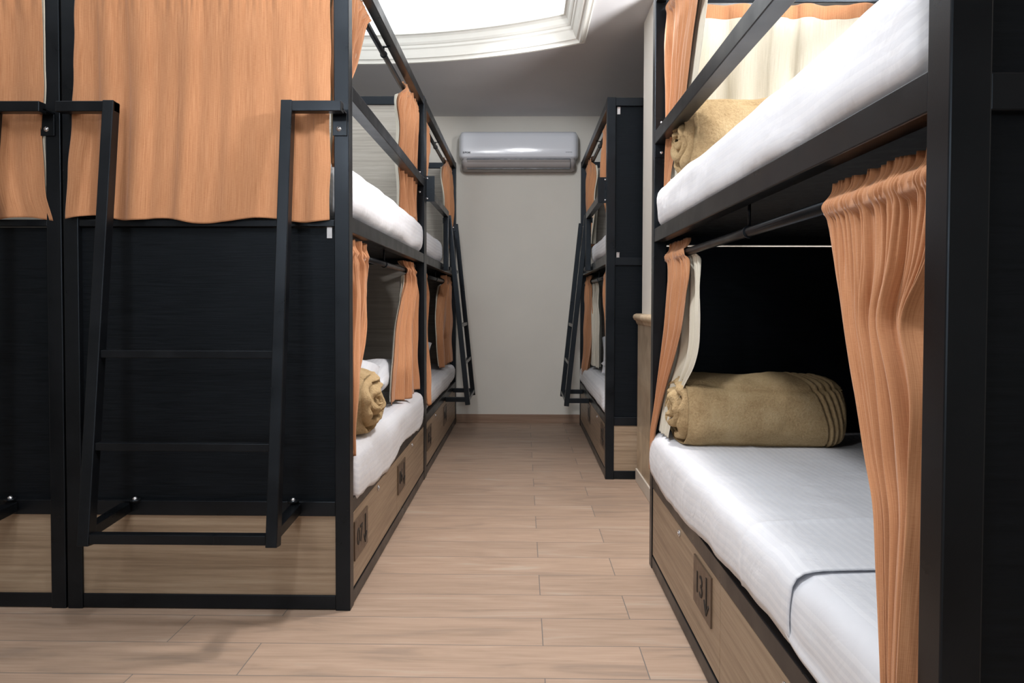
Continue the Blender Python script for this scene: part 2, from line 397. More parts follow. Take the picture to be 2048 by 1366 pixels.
# ------------------------------------------------------------------ bunk beds
W = .957; H = 2.24
def bunk(name, label, xa, s, y0, y1, near_black, guard, guard_z, numbers, near_panel_up, far_lower, ladder=None, rods=True, end_curtain=False, plates_near=False, guard_out=None, mirror_plate=False):
    base = (xa + s*W/2, y0 + (y1-y0)/2, 0)
    t = thing(name, label, 'bunk bed', base, None)
    X = lambda d: xa + s*d
    def part(nm, fn, mat, parent=t, bevel=.0025, smooth=False, lab=None):
        bm = bmesh.new(); fn(bm); o = finish(nm, bm, mat, parent, smooth, bevel, base)
        if lab: o['label'] = lab
        return o
    P = .05
    for (dx, yy) in ((0, y0), (0, y1-P), (W-P, y0), (W-P, y1-P)):
        part('post', lambda b: box(b, (X(dx), yy, 0), (X(dx+P), yy+P, H)), BLACK)
    lv = (('base_rail', .003, .050, .052), ('drawer_rail', .318, .368, .36), ('deck_rail', 1.272, 1.325, 1.33), ('top_rail', 2.19, 2.238, 2.24))
    for nm, z0, z1, _ in lv:
        for dx in (.002, W-.042):
            part(nm, lambda b: box(b, (X(dx), y0+P, z0), (X(dx+.04), y1-P, z1)), BLACK)
        for yy, e in ((y0+.004, 0), (y1-.044, 1)):
            a, c = (z0, z1)
            if nm == 'deck_rail': a, c = ((1.287, 1.310) if (e == 0 and not near_panel_up) else (1.262, 1.308))
            part(nm, lambda b: box(b, (X(P), yy, a), (X(W-P), yy+.04, c)), BLACK)
    part('bed_board', lambda b: box(b, (X(.045), y0+.05, 1.296), (X(W-.045), y1-.05, 1.312)), BED, bevel=0)
    part('bed_board', lambda b: box(b, (X(.045), y0+.05, .344), (X(W-.045), y1-.05, .358)), BED, bevel=0)
    # end and back panels
    part('end_panel', lambda b: box(b, (X(P), y0+.022, .368), (X(W-P), y0+.034, 1.262 if near_panel_up else 1.284)), PLY, bevel=0)
    part('plinth_panel', lambda b: box(b, (X(P), y0+.010, .05), (X(W-P), y0+.022, .318)), LAM, bevel=0, lab='pale oak panel')
    if near_panel_up: part('end_panel', lambda b: box(b, (X(P), y0+.022, 1.308), (X(W-P), y0+.034, 2.19)), PLY, bevel=0)
    fm = PLY if far_lower == 'black' else GREYLAM
    o = part('end_panel', lambda b: box(b, (X(P), y1-.032, .368), (X(W-P), y1-.018, 1.257 if far_lower == 'black' else 1.262)), fm, bevel=0)
    if far_lower != 'black':
        o['label'] = 'grey wood grain panel'
        o = part('end_panel', lambda b: box(b, (X(P), y1-.032, 1.308), (X(W-P), y1-.018, 2.19)), GREYLAM, bevel=0, lab='grey wood grain panel')
    part('plinth_panel', lambda b: box(b, (X(P), y1-.022, .05), (X(W-P), y1-.010, .318)), LAM, bevel=0)
    part('back_panel', lambda b: box(b, (X(W-.030), y0+P, .368), (X(W-.018), y1-P, 1.272)), PLY, bevel=0)
    part('back_panel', lambda b: box(b, (X(W-.030), y0+P, 1.325), (X(W-.018), y1-P, 1.95 if s < 0 else 1.6)), PLY, bevel=0)
    # drawers
    ym = (y0+y1)/2 - .02
    nx = -s     # outward normal sign
    for (a, c), num in zip(((y0+P+.004, ym-.0015), (ym+.0015, y1-P-.004)), numbers):
        d = part('drawer', lambda b: box(b, (X(.004), a, .056), (X(.020), c, .315)), LAM, bevel=.001, lab='oak drawer front')
        xf = X(.004)
        ry = 1 if s < 0 else -1              # reading direction along +y for left bunks
        if s < 0: pa = a + .014; pb = pa + .205
        else:
            pb = (c - .012) if num in ('14',) else c - .03; pa = pb - .195
            pb = a + .215 if num != '13' else a + .27; pa = pb - .195
        zc = .212 if s < 0 else .232
        def plate(b):
            box(b, (xf, pa, zc-.068), (xf+nx*.005, pb, zc+.068))
            ctr = (pa+pb)/2
            rv = (0, ry, 0); uv = (0, 0, 1)
            if s < 0: ca, cb = pa+.072, pa+.160
            else: ca, cb = pb-.070, pb-.150
            text_bm(b, num, .088, (xf+nx*.0055, ca, zc), rv, uv, .001, 1, 0, 1.0)
            yy = cb
            box(b, (xf+nx*.005, yy-.005, zc-.048), (xf+nx*.0068, yy+.005, zc+.052), 1)
            for sg in (-1, 1):
                q0 = Vector((xf+nx*.0058, yy, zc-.050)); q1 = Vector((xf+nx*.0058, yy+sg*.024, zc-.018))
                p0 = len(b.verts)
                nb = len(b.faces); obox(b, q0, q1, .008, .0018, (1, 0, 0))
                b.faces.ensure_lookup_table()
                for f in b.faces[nb:]: f.material_index = 1
        bm = bmesh.new(); plate(bm); finish('number_plate', bm, [BRONZE, INK], d, base=base)['label'] = 'dark bronze plate with number and arrow'
        yl = (a+c)/2
        bm = bmesh.new()
        cyl(bm, (xf, yl, .293), (xf+nx*.004, yl, .293), .011); cyl(bm, (xf+nx*.004, yl, .293), (xf+nx*.007, yl, .293), .006)
        finish('lock', bm, STEEL, d, base=base)
    # guard rail
    gz0, gz1 = guard_z
    if guard == 'full':
        g = part('guard_rail', lambda b: box(b, (X(0), y0+P, gz0), (X(.048), y1-P, gz1)), BLACK)
        for yy, sg in ((y1-P, -1),):
            gb = part('rail_flange', lambda b: box(b, (X(.002), yy-.003, (gz0+gz1)/2-.075), (X(.048), yy, (gz0+gz1)/2+.075)), BLACK, bevel=.001)
            for dz in (-.057, .057):
                bm = bmesh.new(); dome(bm, (X(.026), yy-.003, (gz0+gz1)/2+dz), (0, -1, 0), .0065, .005)
                finish('bolt', bm, STEEL, gb, True, base=base)
    if guard_out:
        ye = guard_out; go = -.040
        g = part('guard_rail', lambda b: (box(b, (X(go), y0+.06, gz0), (X(go+.035), ye, gz1)), box(b, (X(go), ye-.042, 1.272), (X(go+.035), ye, gz0))), BLACK)
        pl = part('rail_flange', lambda b: box(b, (X(-.047), y0+.055, gz0-.012), (X(.010), y0+.060, gz1+.095)), BLACK, bevel=.001)
        for zz in (gz0+.005, gz1+.080):
            bm = bmesh.new(); dome(bm, (X(-.003), y0+.055, zz), (0, -1, 0), .0065, .005)
            finish('bolt', bm, STEEL, pl, True, base=base)
    # curtain rods on the open side (lower and upper)
    for z in (1.212, 2.155):
        r_ = part('curtain_rod', lambda b: cyl(b, (X(.055), y0+.05, z), (X(.055), y1-.05, z), .0125), BLACK, bevel=0)
        yh = (y0+y1)/2 - (.06 if s > 0 else .05)
        top = 1.296 if z < 2 else 2.19
        bm = bmesh.new(); cyl(bm, (X(.055), yh, z+.013), (X(.055), yh, top), .004); box(bm, (X(.055)-.03, yh-.008, top-.003), (X(.055)+.03, yh+.008, top))
        cyl(bm, (X(.055), yh-.003, z), (X(.055), yh+.003, z), .0165)
        for sg in (-1, 1): dome(bm, (X(.055)+sg*.022, yh, top-.003), (0, 0, -1), .004, .003)
        finish('rod_hook', bm, BLACK, r_, base=base)
    if end_curtain:
        part('curtain_rod', lambda b: cyl(b, (X(.05), y0-.012 if end_curtain == 'near' else y1-.065, 2.135), (X(W-.05), y0-.012 if end_curtain == 'near' else y1-.065, 2.135), .0125), BLACK, bevel=0)
    return t, part, X, base

A1, partA1, XA1, bA1 = bunk('bunk_bed', 'black metal bunk bed left of the aisle with drawers marked 07 and 06', -.577, -1, 2.40, 4.272, True, 'full', (1.715, 1.765), ('07', '06'), False, 'grey', end_curtain='near')
A0, partA0, XA0, bA0 = bunk('bunk_bed', 'outermost black bunk bed at the left edge, only part of its end showing', -1.540-W, 1, 2.40, 4.272, True, 'full', (1.715, 1.765), ('09', '10'), False, 'grey', end_curtain='near')
A2, partA2, XA2, bA2 = bunk('bunk_bed', 'black bunk bed with side ladder by the far wall, left of the aisle', -.577, -1, 4.276, 6.24, True, None, (1.655, 1.700), ('05', '04'), False, 'grey', guard_out=5.225)
B, partB, XB, bB = bunk('bunk_bed', 'black bunk bed with drawer 13 at the right edge, nearest to the viewer', .504, 1, .872, 2.868, True, 'full', (1.648, 1.698), ('14', '13'), True, 'black')
C, partC, XC, bC = bunk('bunk_bed', 'black bunk bed behind the stone-faced pillar on the right of the aisle', .487, 1, 4.262, 6.215, True, None, (1.645, 1.690), ('12', '11'), True, 'grey', guard_out=5.235)

# small metal corner brackets on the end panels
for part, pts in ((partA1, [(-.648, 2.4215, 1.270)]), (partC, [(.556, 4.2835, 2.165), (.556, 4.2835, 1.318)])):
    for (x, y, z) in pts:
        def br(b):
            box(b, (x-.009, y-.002, z-.020), (x+.009, y, z+.020)); box(b, (x-.009, y-.012, z+.018), (x+.009, y, z+.020))
        part('corner_bracket', br, STEEL, bevel=.0005)
# end ladders (bolted on): near ends of the two left bunks
def end_ladder(part, t, base, xl, xr, postl, postr, y0):
    ty, by = y0-.062, y0-.225; zt, zb = 1.662, .312
    def stringers(b):
        for x in (xl, xr):
            obox(b, (x, ty, zt+.018), (x, by, zb-.02), .036, .040, (0, 1, 0))
            obox(b, (x, by+.002, .330), (x, y0-.002, .345), .034, .034)
        box(b, (xr-.018, ty-.018, zt-.016), (postr, ty+.018, zt+.018)); box(b, (postl, ty-.018, zt-.016), (xl+.018, ty+.018, zt+.018))
    lad = part('ladder', stringers, BLACK)
    def at(z): return ty + (by-ty)*(zt-z)/(zt-zb)
    for z in (.873, .590):
        bm = bmesh.new(); box(bm, (xl+.018, at(z)-.013, z-.012), (xr-.018, at(z)+.013, z+.012)); finish('rung', bm, BLACK, lad, bevel=.002, base=base)
    bm = bmesh.new(); box(bm, (xl+.018, by-.016, .300), (xr-.018, by+.016, .330)); finish('rung', bm, BLACK, lad, bevel=.002, base=base)
    for x0, x1, xb in ((postr-.046, postr, postr-.026), (postl, postl+.046, postl+.026)):
        bm = bmesh.new(); box(bm, (x0, y0-.006, 1.585), (x1, y0-.001, 1.662)); box(bm, (x0, ty, 1.655), (x1, y0, 1.662))
        finish('bracket', bm, BLACK, lad, bevel=.001, base=base)
        bm = bmesh.new(); dome(bm, (xb, y0-.006, 1.607), (0, -1, 0), .009, .006); finish('bolt', bm, STEEL, lad, True, base=base)
    for x in (xl, xr):
        bm = bmesh.new(); cyl(bm, (x+(.03 if x == xl else -.01), y0+.0, .366), (x+(.03 if x == xl else -.01), y0+.0, .374), .018); finish('washer', bm, BLACK, lad, base=base)
        bm = bmesh.new(); dome(bm, (x+(.03 if x == xl else -.01), y0, .374), (0, 0, 1), .008, .008); finish('bolt', bm, STEEL, lad, True, base=base)
end_ladder(partA1, A1, bA1, -1.332, -.758, -1.505, -.583, 2.40)
end_ladder(partA0, A0, bA0, -2.30, -1.716, -2.47, -1.556, 2.40)
# side ladders of the two far bunks
def side_ladder(part, base, X, ya, yb):
    zt, zb = 1.69, .30
    xt, xo = -.020, -.165
    def stringers(b):
        for y in (ya, yb):
            obox(b, (X(xt), y, zt), (X(xo), y, zb-.02), .036, .036, (0, 1, 0))
            obox(b, (X(xo), y, .320), (X(.002), y, .320), .034, .034)
        box(b, (X(xt)-.014, ya-.018, zt-.03), (X(xt)+.014, ya+.018, zt+.0)) if False else None
    lad = part('ladder', stringers, BLACK)
    for z in (.873, .590, .316):
        x = xt + (xo-xt)*(zt-z)/(zt-zb)
        bm = bmesh.new(); box(bm, (X(x)-.013, ya+.017, z-.013), (X(x)+.013, yb-.017, z+.013)); finish('rung', bm, BLACK, lad, bevel=.002, base=base)
    for y in (ya, yb):
        bm = bmesh.new(); box(bm, (X(xt-.016), y-.018, 1.285), (X(.003), y+.018, 1.31)); box(bm, (X(xt-.0), y-.03, zt-.06), (X(.02), y-.018, zt-.02)); finish('bracket', bm, BLACK, lad, bevel=.001, base=base)
        bm = bmesh.new(); dome(bm, (X(-.002), y-.03, zt-.03), (0, -1, 0), .008, .006); finish('bolt', bm, STEEL, lad, True, base=base)
side_ladder(partA2, bA2, XA2, 5.40, 5.98)
side_ladder(partC, bC, XC, 5.36, 5.92)

# ------------------------------------------------------------------ bedding
def rbox_bm(x0, x1, y0, y1, z0, z1, r, nx, ny, nz, disp):
    bm = bmesh.new(); uvl = bm.loops.layers.uv.new('uv'); uvd = {}; c = Vector(((x0+x1)/2, (y0+y1)/2, (z0+z1)/2)); hx, hy, hz = (x1-x0)/2, (y1-y0)/2, (z1-z0)/2
    seen = {}
    def vert(a, b, cc):
        key = (round(a, 5), round(b, 5), round(cc, 5))
        if key in seen: return seen[key]
        p = Vector((a*hx, b*hy, cc*hz)); q = Vector((max(-hx+r, min(hx-r, p.x)), max(-hy+r, min(hy-r, p.y)), max(-hz+r, min(hz-r, p.z))))
        d = p-q; n = d.normalized() if d.length > 1e-9 else Vector((0, 0, 1))
        p2 = (q + n*r if d.length > 1e-9 else p)
        w = p2 + c
        su = w.x*(-1 if x0 < 0 else 1)*-1 + w.z; w0 = (su, w.y)
        w = w + disp(w, n)
        v = bm.verts.new(w); seen[key] = v; uvd[v] = w0; return v
    def warp(i, n, h):      # denser near the borders
        t = -1+2*i/n
        return math.copysign(1-(1-abs(t))**1.0, t)
    def side(ax, sgn, na, nb):
        for i in range(na):
            for j in range(nb):
                q = []
                for di, dj in ((0, 0), (1, 0), (1, 1), (0, 1)):
                    a = -1+2*(i+di)/na; b = -1+2*(j+dj)/nb
                    co = [0, 0, 0]; oth = [k for k in range(3) if k != ax]; co[ax] = sgn; co[oth[0]] = a; co[oth[1]] = b
                    q.append(vert(*co))
                if (sgn > 0) == (ax == 1): q.reverse()
                f = bm.faces.new(q); f.smooth = True
                for lp in f.loops: lp[uvl].uv = uvd[lp.vert]
    side(2, 1, nx, ny); side(2, -1, nx, ny); side(0, 1, ny, nz); side(0, -1, ny, nz); side(1, 1, nx, nz); side(1, -1, nx, nz)
    return bm
def mattress(name, label, cat, xo, xi, y0, y1, z0, z1, r, seed, group=None, scallop=.012, ny=110, bulge=.0, hang=None, flare=.03):
    """xo: open (aisle) side, xi: inner side"""
    sg = 1 if xo > xi else -1
    zm = (z0+z1)/2
    def disp(w, n):
        d = Vector((0, 0, 0))
        k = noise.noise(Vector((w.x*2.2, w.y*1.6, seed*7.1)))
        if n.z > .5: d.z += k*.007
        # fine wrinkles running inwards from the edge
        wr = noise.noise(Vector((w.x*3+seed, w.y*9, w.z*5)))
        ed = max(0, 1-abs(w.x-xo)/.18)
        d.z += wr*.004*ed*(1 if n.z > .3 else .2)
        if hang and abs(w.x-xo) < .09 and (z1-w.z)/(z1-z0) > .3:
            t_ = ((z1-w.z)/(z1-z0)-.3)/.7
            yy = w.y; zl = hang[0][1] if yy <= hang[0][0] else hang[-1][1]
            for (ya, za), (yb_, zb) in zip(hang, hang[1:]):
                if ya <= yy <= yb_: zl = za+(zb-za)*(yy-ya)/(yb_-ya)
            d.z += (zl-z0)*t_; d.x += sg*(max(0, z0-zl)*.22*t_ + flare*max(0, (t_-.6)/.4)**2)
        if abs(w.x-xo) < .09:
            t = (z1-w.z)/(z1-z0)
            d.x += sg*(.006*math.sin(t*math.pi) + bulge*t + noise.noise(Vector((w.y*5, w.z*12, seed)))*.006 + noise.noise(Vector((w.y*17, w.z*4, seed+3)))*.003*t)
            if t > .45:
                d.z += (t-.45)/.55*(noise.noise(Vector((w.y*2.6, 3.3, seed)))*scallop*1.6 + noise.noise(Vector((w.y*11, 1.3, seed)))*scallop*.5)
        return d
    bm = rbox_bm(min(xo, xi), max(xo, xi), y0, y1, z0, z1, r, 26, ny, 10, disp)
    c = ((xo+xi)/2, (y0+y1)/2, z0)
    o = finish(name, bm, SHEET, None, True, base=c)
    return tag(o, label, cat, group)
mattress('mattress', 'mattress in white striped sheet on the upper deck of the bunk with drawer 07', 'mattress', -.580, -1.47, 2.462, 4.20, 1.322, 1.512, .055, 1, scallop=.01)
mattress('mattress', 'low mattress in pinkish white striped sheet above the drawers marked 07 and 06', 'mattress', -.578, -1.47, 2.462, 4.205, .362, .530, .05, 2, scallop=.006, hang=[(2.46, .353), (2.62, .338), (2.8, .322), (3.05, .322), (3.25, .330), (3.37, .352), (3.62, .345), (4.0, .330), (4.1, .338), (4.21, .385)])
mattress('mattress', 'white striped upper mattress of the bunk by the far wall, left side', 'mattress', -.590, -1.47, 4.34, 5.30, 1.322, 1.495, .05, 3, ny=60)
mattress('mattress', 'white striped lower mattress beside the ladder of the far left bunk', 'mattress', -.582, -1.47, 4.34, 6.17, .362, .530, .06, 4)
mattress('mattress', 'brightly lit white upper mattress of the bunk at the right edge', 'mattress', .508, 1.40, .945, 2.80, 1.312, 1.487, .05, 5, scallop=.003)
lowB = mattress('mattress', 'white lower mattress above drawer 13, fitted sheet showing nearest the viewer', 'mattress', .506, 1.40, .945, 2.80, .362, .535, .05, 6, scallop=.006, ny=150, flare=.045, hang=[(.94, .366), (1.1, .374), (1.3, .396), (1.45, .42), (2.2, .395), (2.8, .40)])
mattress('mattress', 'small piece of white upper mattress in the bunk behind the pillar', 'mattress', .497, 1.38, 4.33, 5.28, 1.322, 1.475, .05, 7, ny=60)
mattress('mattress', 'bluish white lower mattress in the bunk behind the pillar', 'mattress', .488, 1.38, 4.33, 6.15, .362, .530, .06, 8, bulge=.01)
# overlapping top sheet on the near right lower bed
def pw(tab, v):
    for (a, x), (b, y) in zip(tab, tab[1:]):
        if a <= v <= b: return x+(y-x)*(v-a)/(b-a)
    return tab[-1][1]
def top_sheet():
    bm = bmesh.new(); uvl = bm.loops.layers.uv.new('uv'); nu, nv = 60, 150; vs = []; uvs = []
    for j in range(nv):
        v = j/(nv-1)
        for i in range(nu):
            u = i/(nu-1)
            # path over the section: from hem on the side, up, over the edge, across
            s_ = u*1.05; hem = pw([(0, .107), (.09, .124), (.21, .133), (.37, .128), (.49, .118), (.59, .103), (.67, .106), (.75, .096), (.92, .088), (1, .092)], v) + .003*noise.noise(Vector((v*21, 0, 5)))
            rr = .045
            if s_ < hem: x = .4955-.004*math.sin(s_/hem*math.pi); z = .540-rr-hem+s_
            elif s_ < hem+rr*1.571: a = (s_-hem)/rr; x = .4955+rr*(1-math.cos(a)); z = .540-rr+rr*math.sin(a)
            else: x = .4955+rr+(s_-hem-rr*1.571); z = .540+.004*math.sin(min(1, (s_-hem)/.4)*math.pi)
            yn = 1.335 - .045*math.sin(min(1, u*1.3)*math.pi*.5)*0 + .02*u
            y = 2.795 + (yn-2.795)*v
            k = noise.noise(Vector((x*4, y*3, 9)))*.005 + noise.noise(Vector((x*9+z*5, y*10, 4)))*.0025
            fold = math.exp(-((y-1.62-.10*(x-.5))/.010)**2)*.004 + math.exp(-((x-.78)/.006)**2)*.0025
            if s_ > hem+rr: z += k + fold
            else: x -= abs(k)+fold*.8
            if v > .985: z += .001
            vs.append(bm.verts.new((x, y, z))); uvs.append((s_, y))
    grid_faces(bm, vs, nu, nv, 0, False, uvl, uvs)
    o = finish('bed_sheet', bm, SHEET, None, True, base=(.95, 2.05, .5))
    md = o.modifiers.new('solid', 'SOLIDIFY'); md.thickness = .003; md.offset = 1
    tag(o, 'white striped top sheet under the long rolled blanket on the right lower bed', 'sheet')
top_sheet()

def pillow(label, c, size, rot, seed, group=None):
    bm = bmesh.new(); uvl = bm.loops.layers.uv.new('uv'); n = 36; vs = []
    sx, sy_, sz = size
    top = []; 
    for side in (1, -1):
        for j in range(n):
            for i in range(n):
                a = -1+2*i/(n-1); b = -1+2*j/(n-1)
                e = (max(0, 1-abs(a)**2.6)*max(0, 1-abs(b)**2.6))**.42
                pin = 1-.10*(1-abs(a)*abs(b))*0 - .07*((1-a*a)*(b*b)+(1-b*b)*(a*a))*.9
                p = Vector((a*sx/2*pin, b*sy_/2*pin, side*e*sz/2))
                p.z += noise.noise(Vector((a*2, b*2, seed+side)))*.012*e
                vs.append(bm.verts.new(p))
    off = 0
    for side in (0, 1):
        for j in range(n-1):
            for i in range(n-1):
                k = side*n*n+j*n+i
                q = [vs[k], vs[k+1], vs[k+n+1], vs[k+n]]
                if side: q.reverse()
                f = bm.faces.new(q); f.smooth = True
                for lp in f.loops: lp[uvl].uv = (lp.vert.co.x, lp.vert.co.y)
    bmesh.ops.remove_doubles(bm, verts=bm.verts, dist=.0005)
    o = finish('pillow', bm, SHEET, None, True)
    o.location = c; o.rotation_euler = rot
    return tag(o, label, 'pillow', group)
pillow('pinkish white pillow just behind the rolled blanket in the bunk above drawer 07', (-.86, 3.19, .660), (.44, .40, .19), (R(4), R(-16), R(6)), 1)
pillow('bluish white pillow poking out furthest behind the rolled blanket, left lower bunk', (-.88, 3.60, .640), (.50, .38, .16), (R(12), R(-12), R(-6)), 2)
pillow('small pale pillow on the lower bed of the far left bunk', (-.86, 5.10, .64), (.40, .50, .15), (R(18), R(-8), 0), 3)
pillow('pale pillow lying flat on the lower bed behind the pillar, nearer of two', (.80, 4.90, .60), (.48, .42, .12), (R(6), 0, R(5)), 4)
pillow('bluish pillow propped up on the lower bed behind the pillar, further of two', (.80, 5.25, .67), (.46, .40, .13), (R(38), 0, R(-6)), 5)

def blanket(name, label, x0, x1, yc, zc, ry, rz, seed, hem_end=1, n_hem=4, lump=.012, twist=0.0):
    """fleece blanket rolled up along x; x0 is the end at the aisle"""
    bm = bmesh.new(); na = 120; path = []
    L_ = x1-x0; sgn = 1 if L_ > 0 else -1; L_ = abs(L_)
    nb = 170; nc = 30
    for i in range(nc): path.append(('a', i/(nc-1)))
    for i in range(1, nb): path.append(('b', i/nb))
    for i in range(nc): path.append(('c', 1-i/(nc-1)))
    vs = []
    for kind, t in path:
        for k in range(na):
            th = 2*math.pi*k/na
            if kind == 'b':
                rad = 1.0; u = t*L_
                e0 = max(0, 1-u/.05); e1 = max(0, 1-(L_-u)/.05)
                rad -= .10*e0**2+.10*e1**2
                if hem_end:
                    for q in range(n_hem):
                        h = L_-.022-q*(.024+.006*math.sin(th*1.3))-.034*math.sin(th+.5)*.9
                        rad -= .085*math.exp(-((u-h)/.0030)**2) - .020*math.exp(-((u-h-.009)/.006)**2)
                x = u
            else:
                q = t                       # 0 centre .. 1 rim
                rad = q*.90
                tw = th/(2*math.pi)
                spiral = (q*3.2 + tw) % 1.0
                groove = math.exp(-((spiral-.5)/.16)**2)
                dome_ = .045*math.sqrt(max(0, 1-q*q*.96))
                if kind == 'a':
                    x = -dome_ + .045*groove*(.35+.65*min(1, q*2))*(1 if q < .93 else (1-q)/.07) + .03*noise.noise(Vector((math.cos(th)*q*2.4, math.sin(th)*q*2.4, seed)))*(1-q**6)
                else: x = L_ + dome_*.6 - .02*groove*(1 if q < .93 else (1-q)/.07)
            ct, st_ = math.cos(th), math.sin(th)
            p = 2.5
            rr = (abs(ct)**p+abs(st_)**p)**(-1/p)
            rr = min(rr, 1.12)
            yy = ct*rr*ry*rad; zz = st_*rr*rz*rad
            if zz < -rz*.86: zz = -rz*.86 - (abs(zz)-rz*.86)*.15
            nf = noise.noise(Vector((x*5*sgn, yy*7, zz*7+seed)))*lump + noise.noise(Vector((x*30, yy*30, zz*30+seed)))*.0016
            nrm = Vector((0, ct, st_))
            wx = x0 + sgn*x
            # crease where the outer flap ends
            cr = .010*math.exp(-((th-2.15-.35*math.sin(x*5))/.07)**2) if kind == 'b' else 0
            wob = .012*noise.noise(Vector((x*6, seed, 0)))
            vs.append(bm.verts.new((wx, yc+yy+nrm.y*(nf-cr), zc+zz+(nrm.z*(nf-cr) if zz > -rz*.8 else 0)+ (wob if zz > 0 else 0))))
    grid_faces(bm, vs, na, len(path), wrap=True)
    bmesh.ops.remove_doubles(bm, verts=bm.verts, dist=.0008)
    bmesh.ops.recalc_face_normals(bm, faces=bm.faces)
    o = finish(name, bm, FLEECE, None, True, base=((x0+x1)/2, yc, zc-rz))
    return tag(o, label, 'blanket', None)
blanket('rolled_blanket', 'long rolled tan fleece blanket lying across the far end of the right lower bed', .568, 1.085, 2.60, .655, .165, .130, 3)
blanket('rolled_blanket', 'tan fleece blanket with spiral end, in the left lower bunk beside the nearest curtain', -.600, -1.10, 2.80, .650, .185, .128, 11, 0, lump=.03)
blanket('rolled_blanket', 'tan folded fleece blanket on the upper bed at the right edge, beneath the cream curtain', .575, 1.10, 2.56, 1.605, .150, .135, 21, 0, lump=.035)

# ------------------------------------------------------------------ curtains
def lerp_rows(rows, z):
    def lin(z):
        if z >= rows[0][0]: return rows[0][1:]
        for a, b in zip(rows, rows[1:]):
            if a[0] >= z >= b[0]:
                t = (a[0]-z)/(a[0]-b[0]); n = max(len(a), len(b))
                fa = tuple(a[1:])+(0, 1.0)[len(a)-3:]; fb = tuple(b[1:])+(0, 1.0)[len(b)-3:]
                return tuple(x+(y-x)*t for x, y in zip(fa, fb))
        return rows[-1][1:]
    acc = [0.0]*4; ws = 0
    for k in range(-4, 5):
        w = math.exp(-(k/2.2)**2); r = tuple(lin(z+k*.014)); r = r+(0, 1.0)[len(r)-2:]
        acc = [p+q*w for p, q in zip(acc, r)]; ws += w
    return [p/ws for p in acc]
def curtain(label, axis, rows, plane, out, zrod, folds, amp, seed, width, lining=True, header=True, nu=150, nv=90, swap=False, lin_rows=None, lin_out=-.007, hem=.012, mat=None, name='curtain', group=None, lin_ext=.003, ruf=1.0):
    """axis 'y': cloth edges run along y in plane x=plane (bunk side); axis 'x': in plane y=plane (bunk end).
    rows = (z, edge a, edge b, offset outwards); out = +1/-1 outward direction."""
    rnd = random.Random(seed); ph = [rnd.uniform(0, 6.28) for _ in range(8)]
    za, zbm = rows[0][0], rows[-1][0]
    def build(rows, off, nm, m, sgn_amp=1, ext=0.0, zr=None):
        bm = bmesh.new(); uvl = bm.loops.layers.uv.new('uv'); vs = []; uvs = []
        zt, zb = za, zbm; z0_, z1_ = zr or (rows[0][0], rows[-1][0])
        for j in range(nv):
            z = z0_+(z1_-z0_)*j/(nv-1); v = (zt-z)/(zt-zb)
            row = lerp_rows(rows, z); a, b = row[0], row[1]; o_ = row[2] if len(row) > 2 else 0
            av = row[3] if len(row) > 3 else 1.0
            for i in range(nu):
                u = i/(nu-1); uu = u + .02*math.sin(u*9+ph[0]+v*1.2)
                c = a+(b-a)*u
                uf = uu + .045*math.sin(2*math.pi*1.3*uu+ph[7]) + .02*math.sin(2*math.pi*2.9*uu+ph[3])
                w = math.sin(2*math.pi*folds*uf+ph[1]+.5*math.sin(v*2.3+ph[2]))
                w = math.copysign(abs(w)**.75, w)*(.65+.35*math.sin(5*uu+ph[5]+v*1.3)) + .25*math.sin(2*math.pi*folds*1.7*uu+ph[3]+v*1.5)
                dep = amp*av*w*(.35+.65*min(1, v*4)) if header else amp*av*w
                dep += amp*av*.35*noise.noise(Vector((u*folds*1.1, v*3.2, seed)))*1.4
                zz = z
                if header:
                    hz = z-zrod
                    k = math.exp(-(hz/.020)**2)
                    q_ = 2*math.pi*uu
                    ruff = math.sin(q_*folds*2.7+ph[4]+2.2*math.sin(u*13+ph[5])+hz*9*math.sin(u*7+ph[1]))*.6 + (abs(math.sin(q_*folds*2.6+ph[6]+1.7*math.sin(u*23+ph[2])))*2-1)*.6
                    dep = dep*(1-k*.8) + k*(.018 + ruff*.0045*ruf)
                    if hz > .010: dep += -.004*min(1, (hz-.01)/.03) + ruff*ruf*.0075*min(1, (hz-.010)/.03); zz += .005*noise.noise(Vector((u*folds*2.2, 1.7, seed)))*min(1, hz/.03)
                    elif hz < -.012 and hz > -.17: dep += ruff*ruf*.0085*(1+hz/.17)*min(1, (-hz-.012)/.02)
                cl = c + (amp*av*.30*math.cos(2*math.pi*folds*uu+ph[1]))*(1 if axis else 1)*.6
                if u < .02 or u > .98: cl += ext*(1 if u > .5 else -1)*(1 if b > a else -1)
                edge = .006*noise.noise(Vector((v*7, seed, u > .5)))
                cl += edge*(1 if (u < .06 or u > .94) else 0)
                if v > .94: zz += hem*noise.noise(Vector((u*5, 7.7, seed)))*((v-.94)/.06)
                if header: dep = max(dep, .0158 - (1.4*max(0, zrod-z-.013) if z < zrod else 2.2*max(0, z-zrod-.013)))
                if off < 0 and header: dep -= .006*max(0, min(1, (z-zrod+.20)/.12))
                d = plane + out*(dep + o_ + off)
                co = (d, cl, zz) if axis == 'y' else (cl, d, zz)
                vs.append(bm.verts.new(co)); uvs.append((u*width, (zt-z)))
        grid_faces(bm, vs, nu, nv, 0, False, uvl, uvs)
        return bm
    mid = (rows[0][1]+rows[0][2])/2
    base = (plane, mid, zbm) if axis == 'y' else (mid, plane, zbm)
    t = finish(name, build(rows, 0, name, CLOTH), mat or CLOTH, None, True, base=base)
    md = t.modifiers.new('solid', 'SOLIDIFY'); md.thickness = .0012; md.offset = 0
    tag(t, label, 'curtain', group)
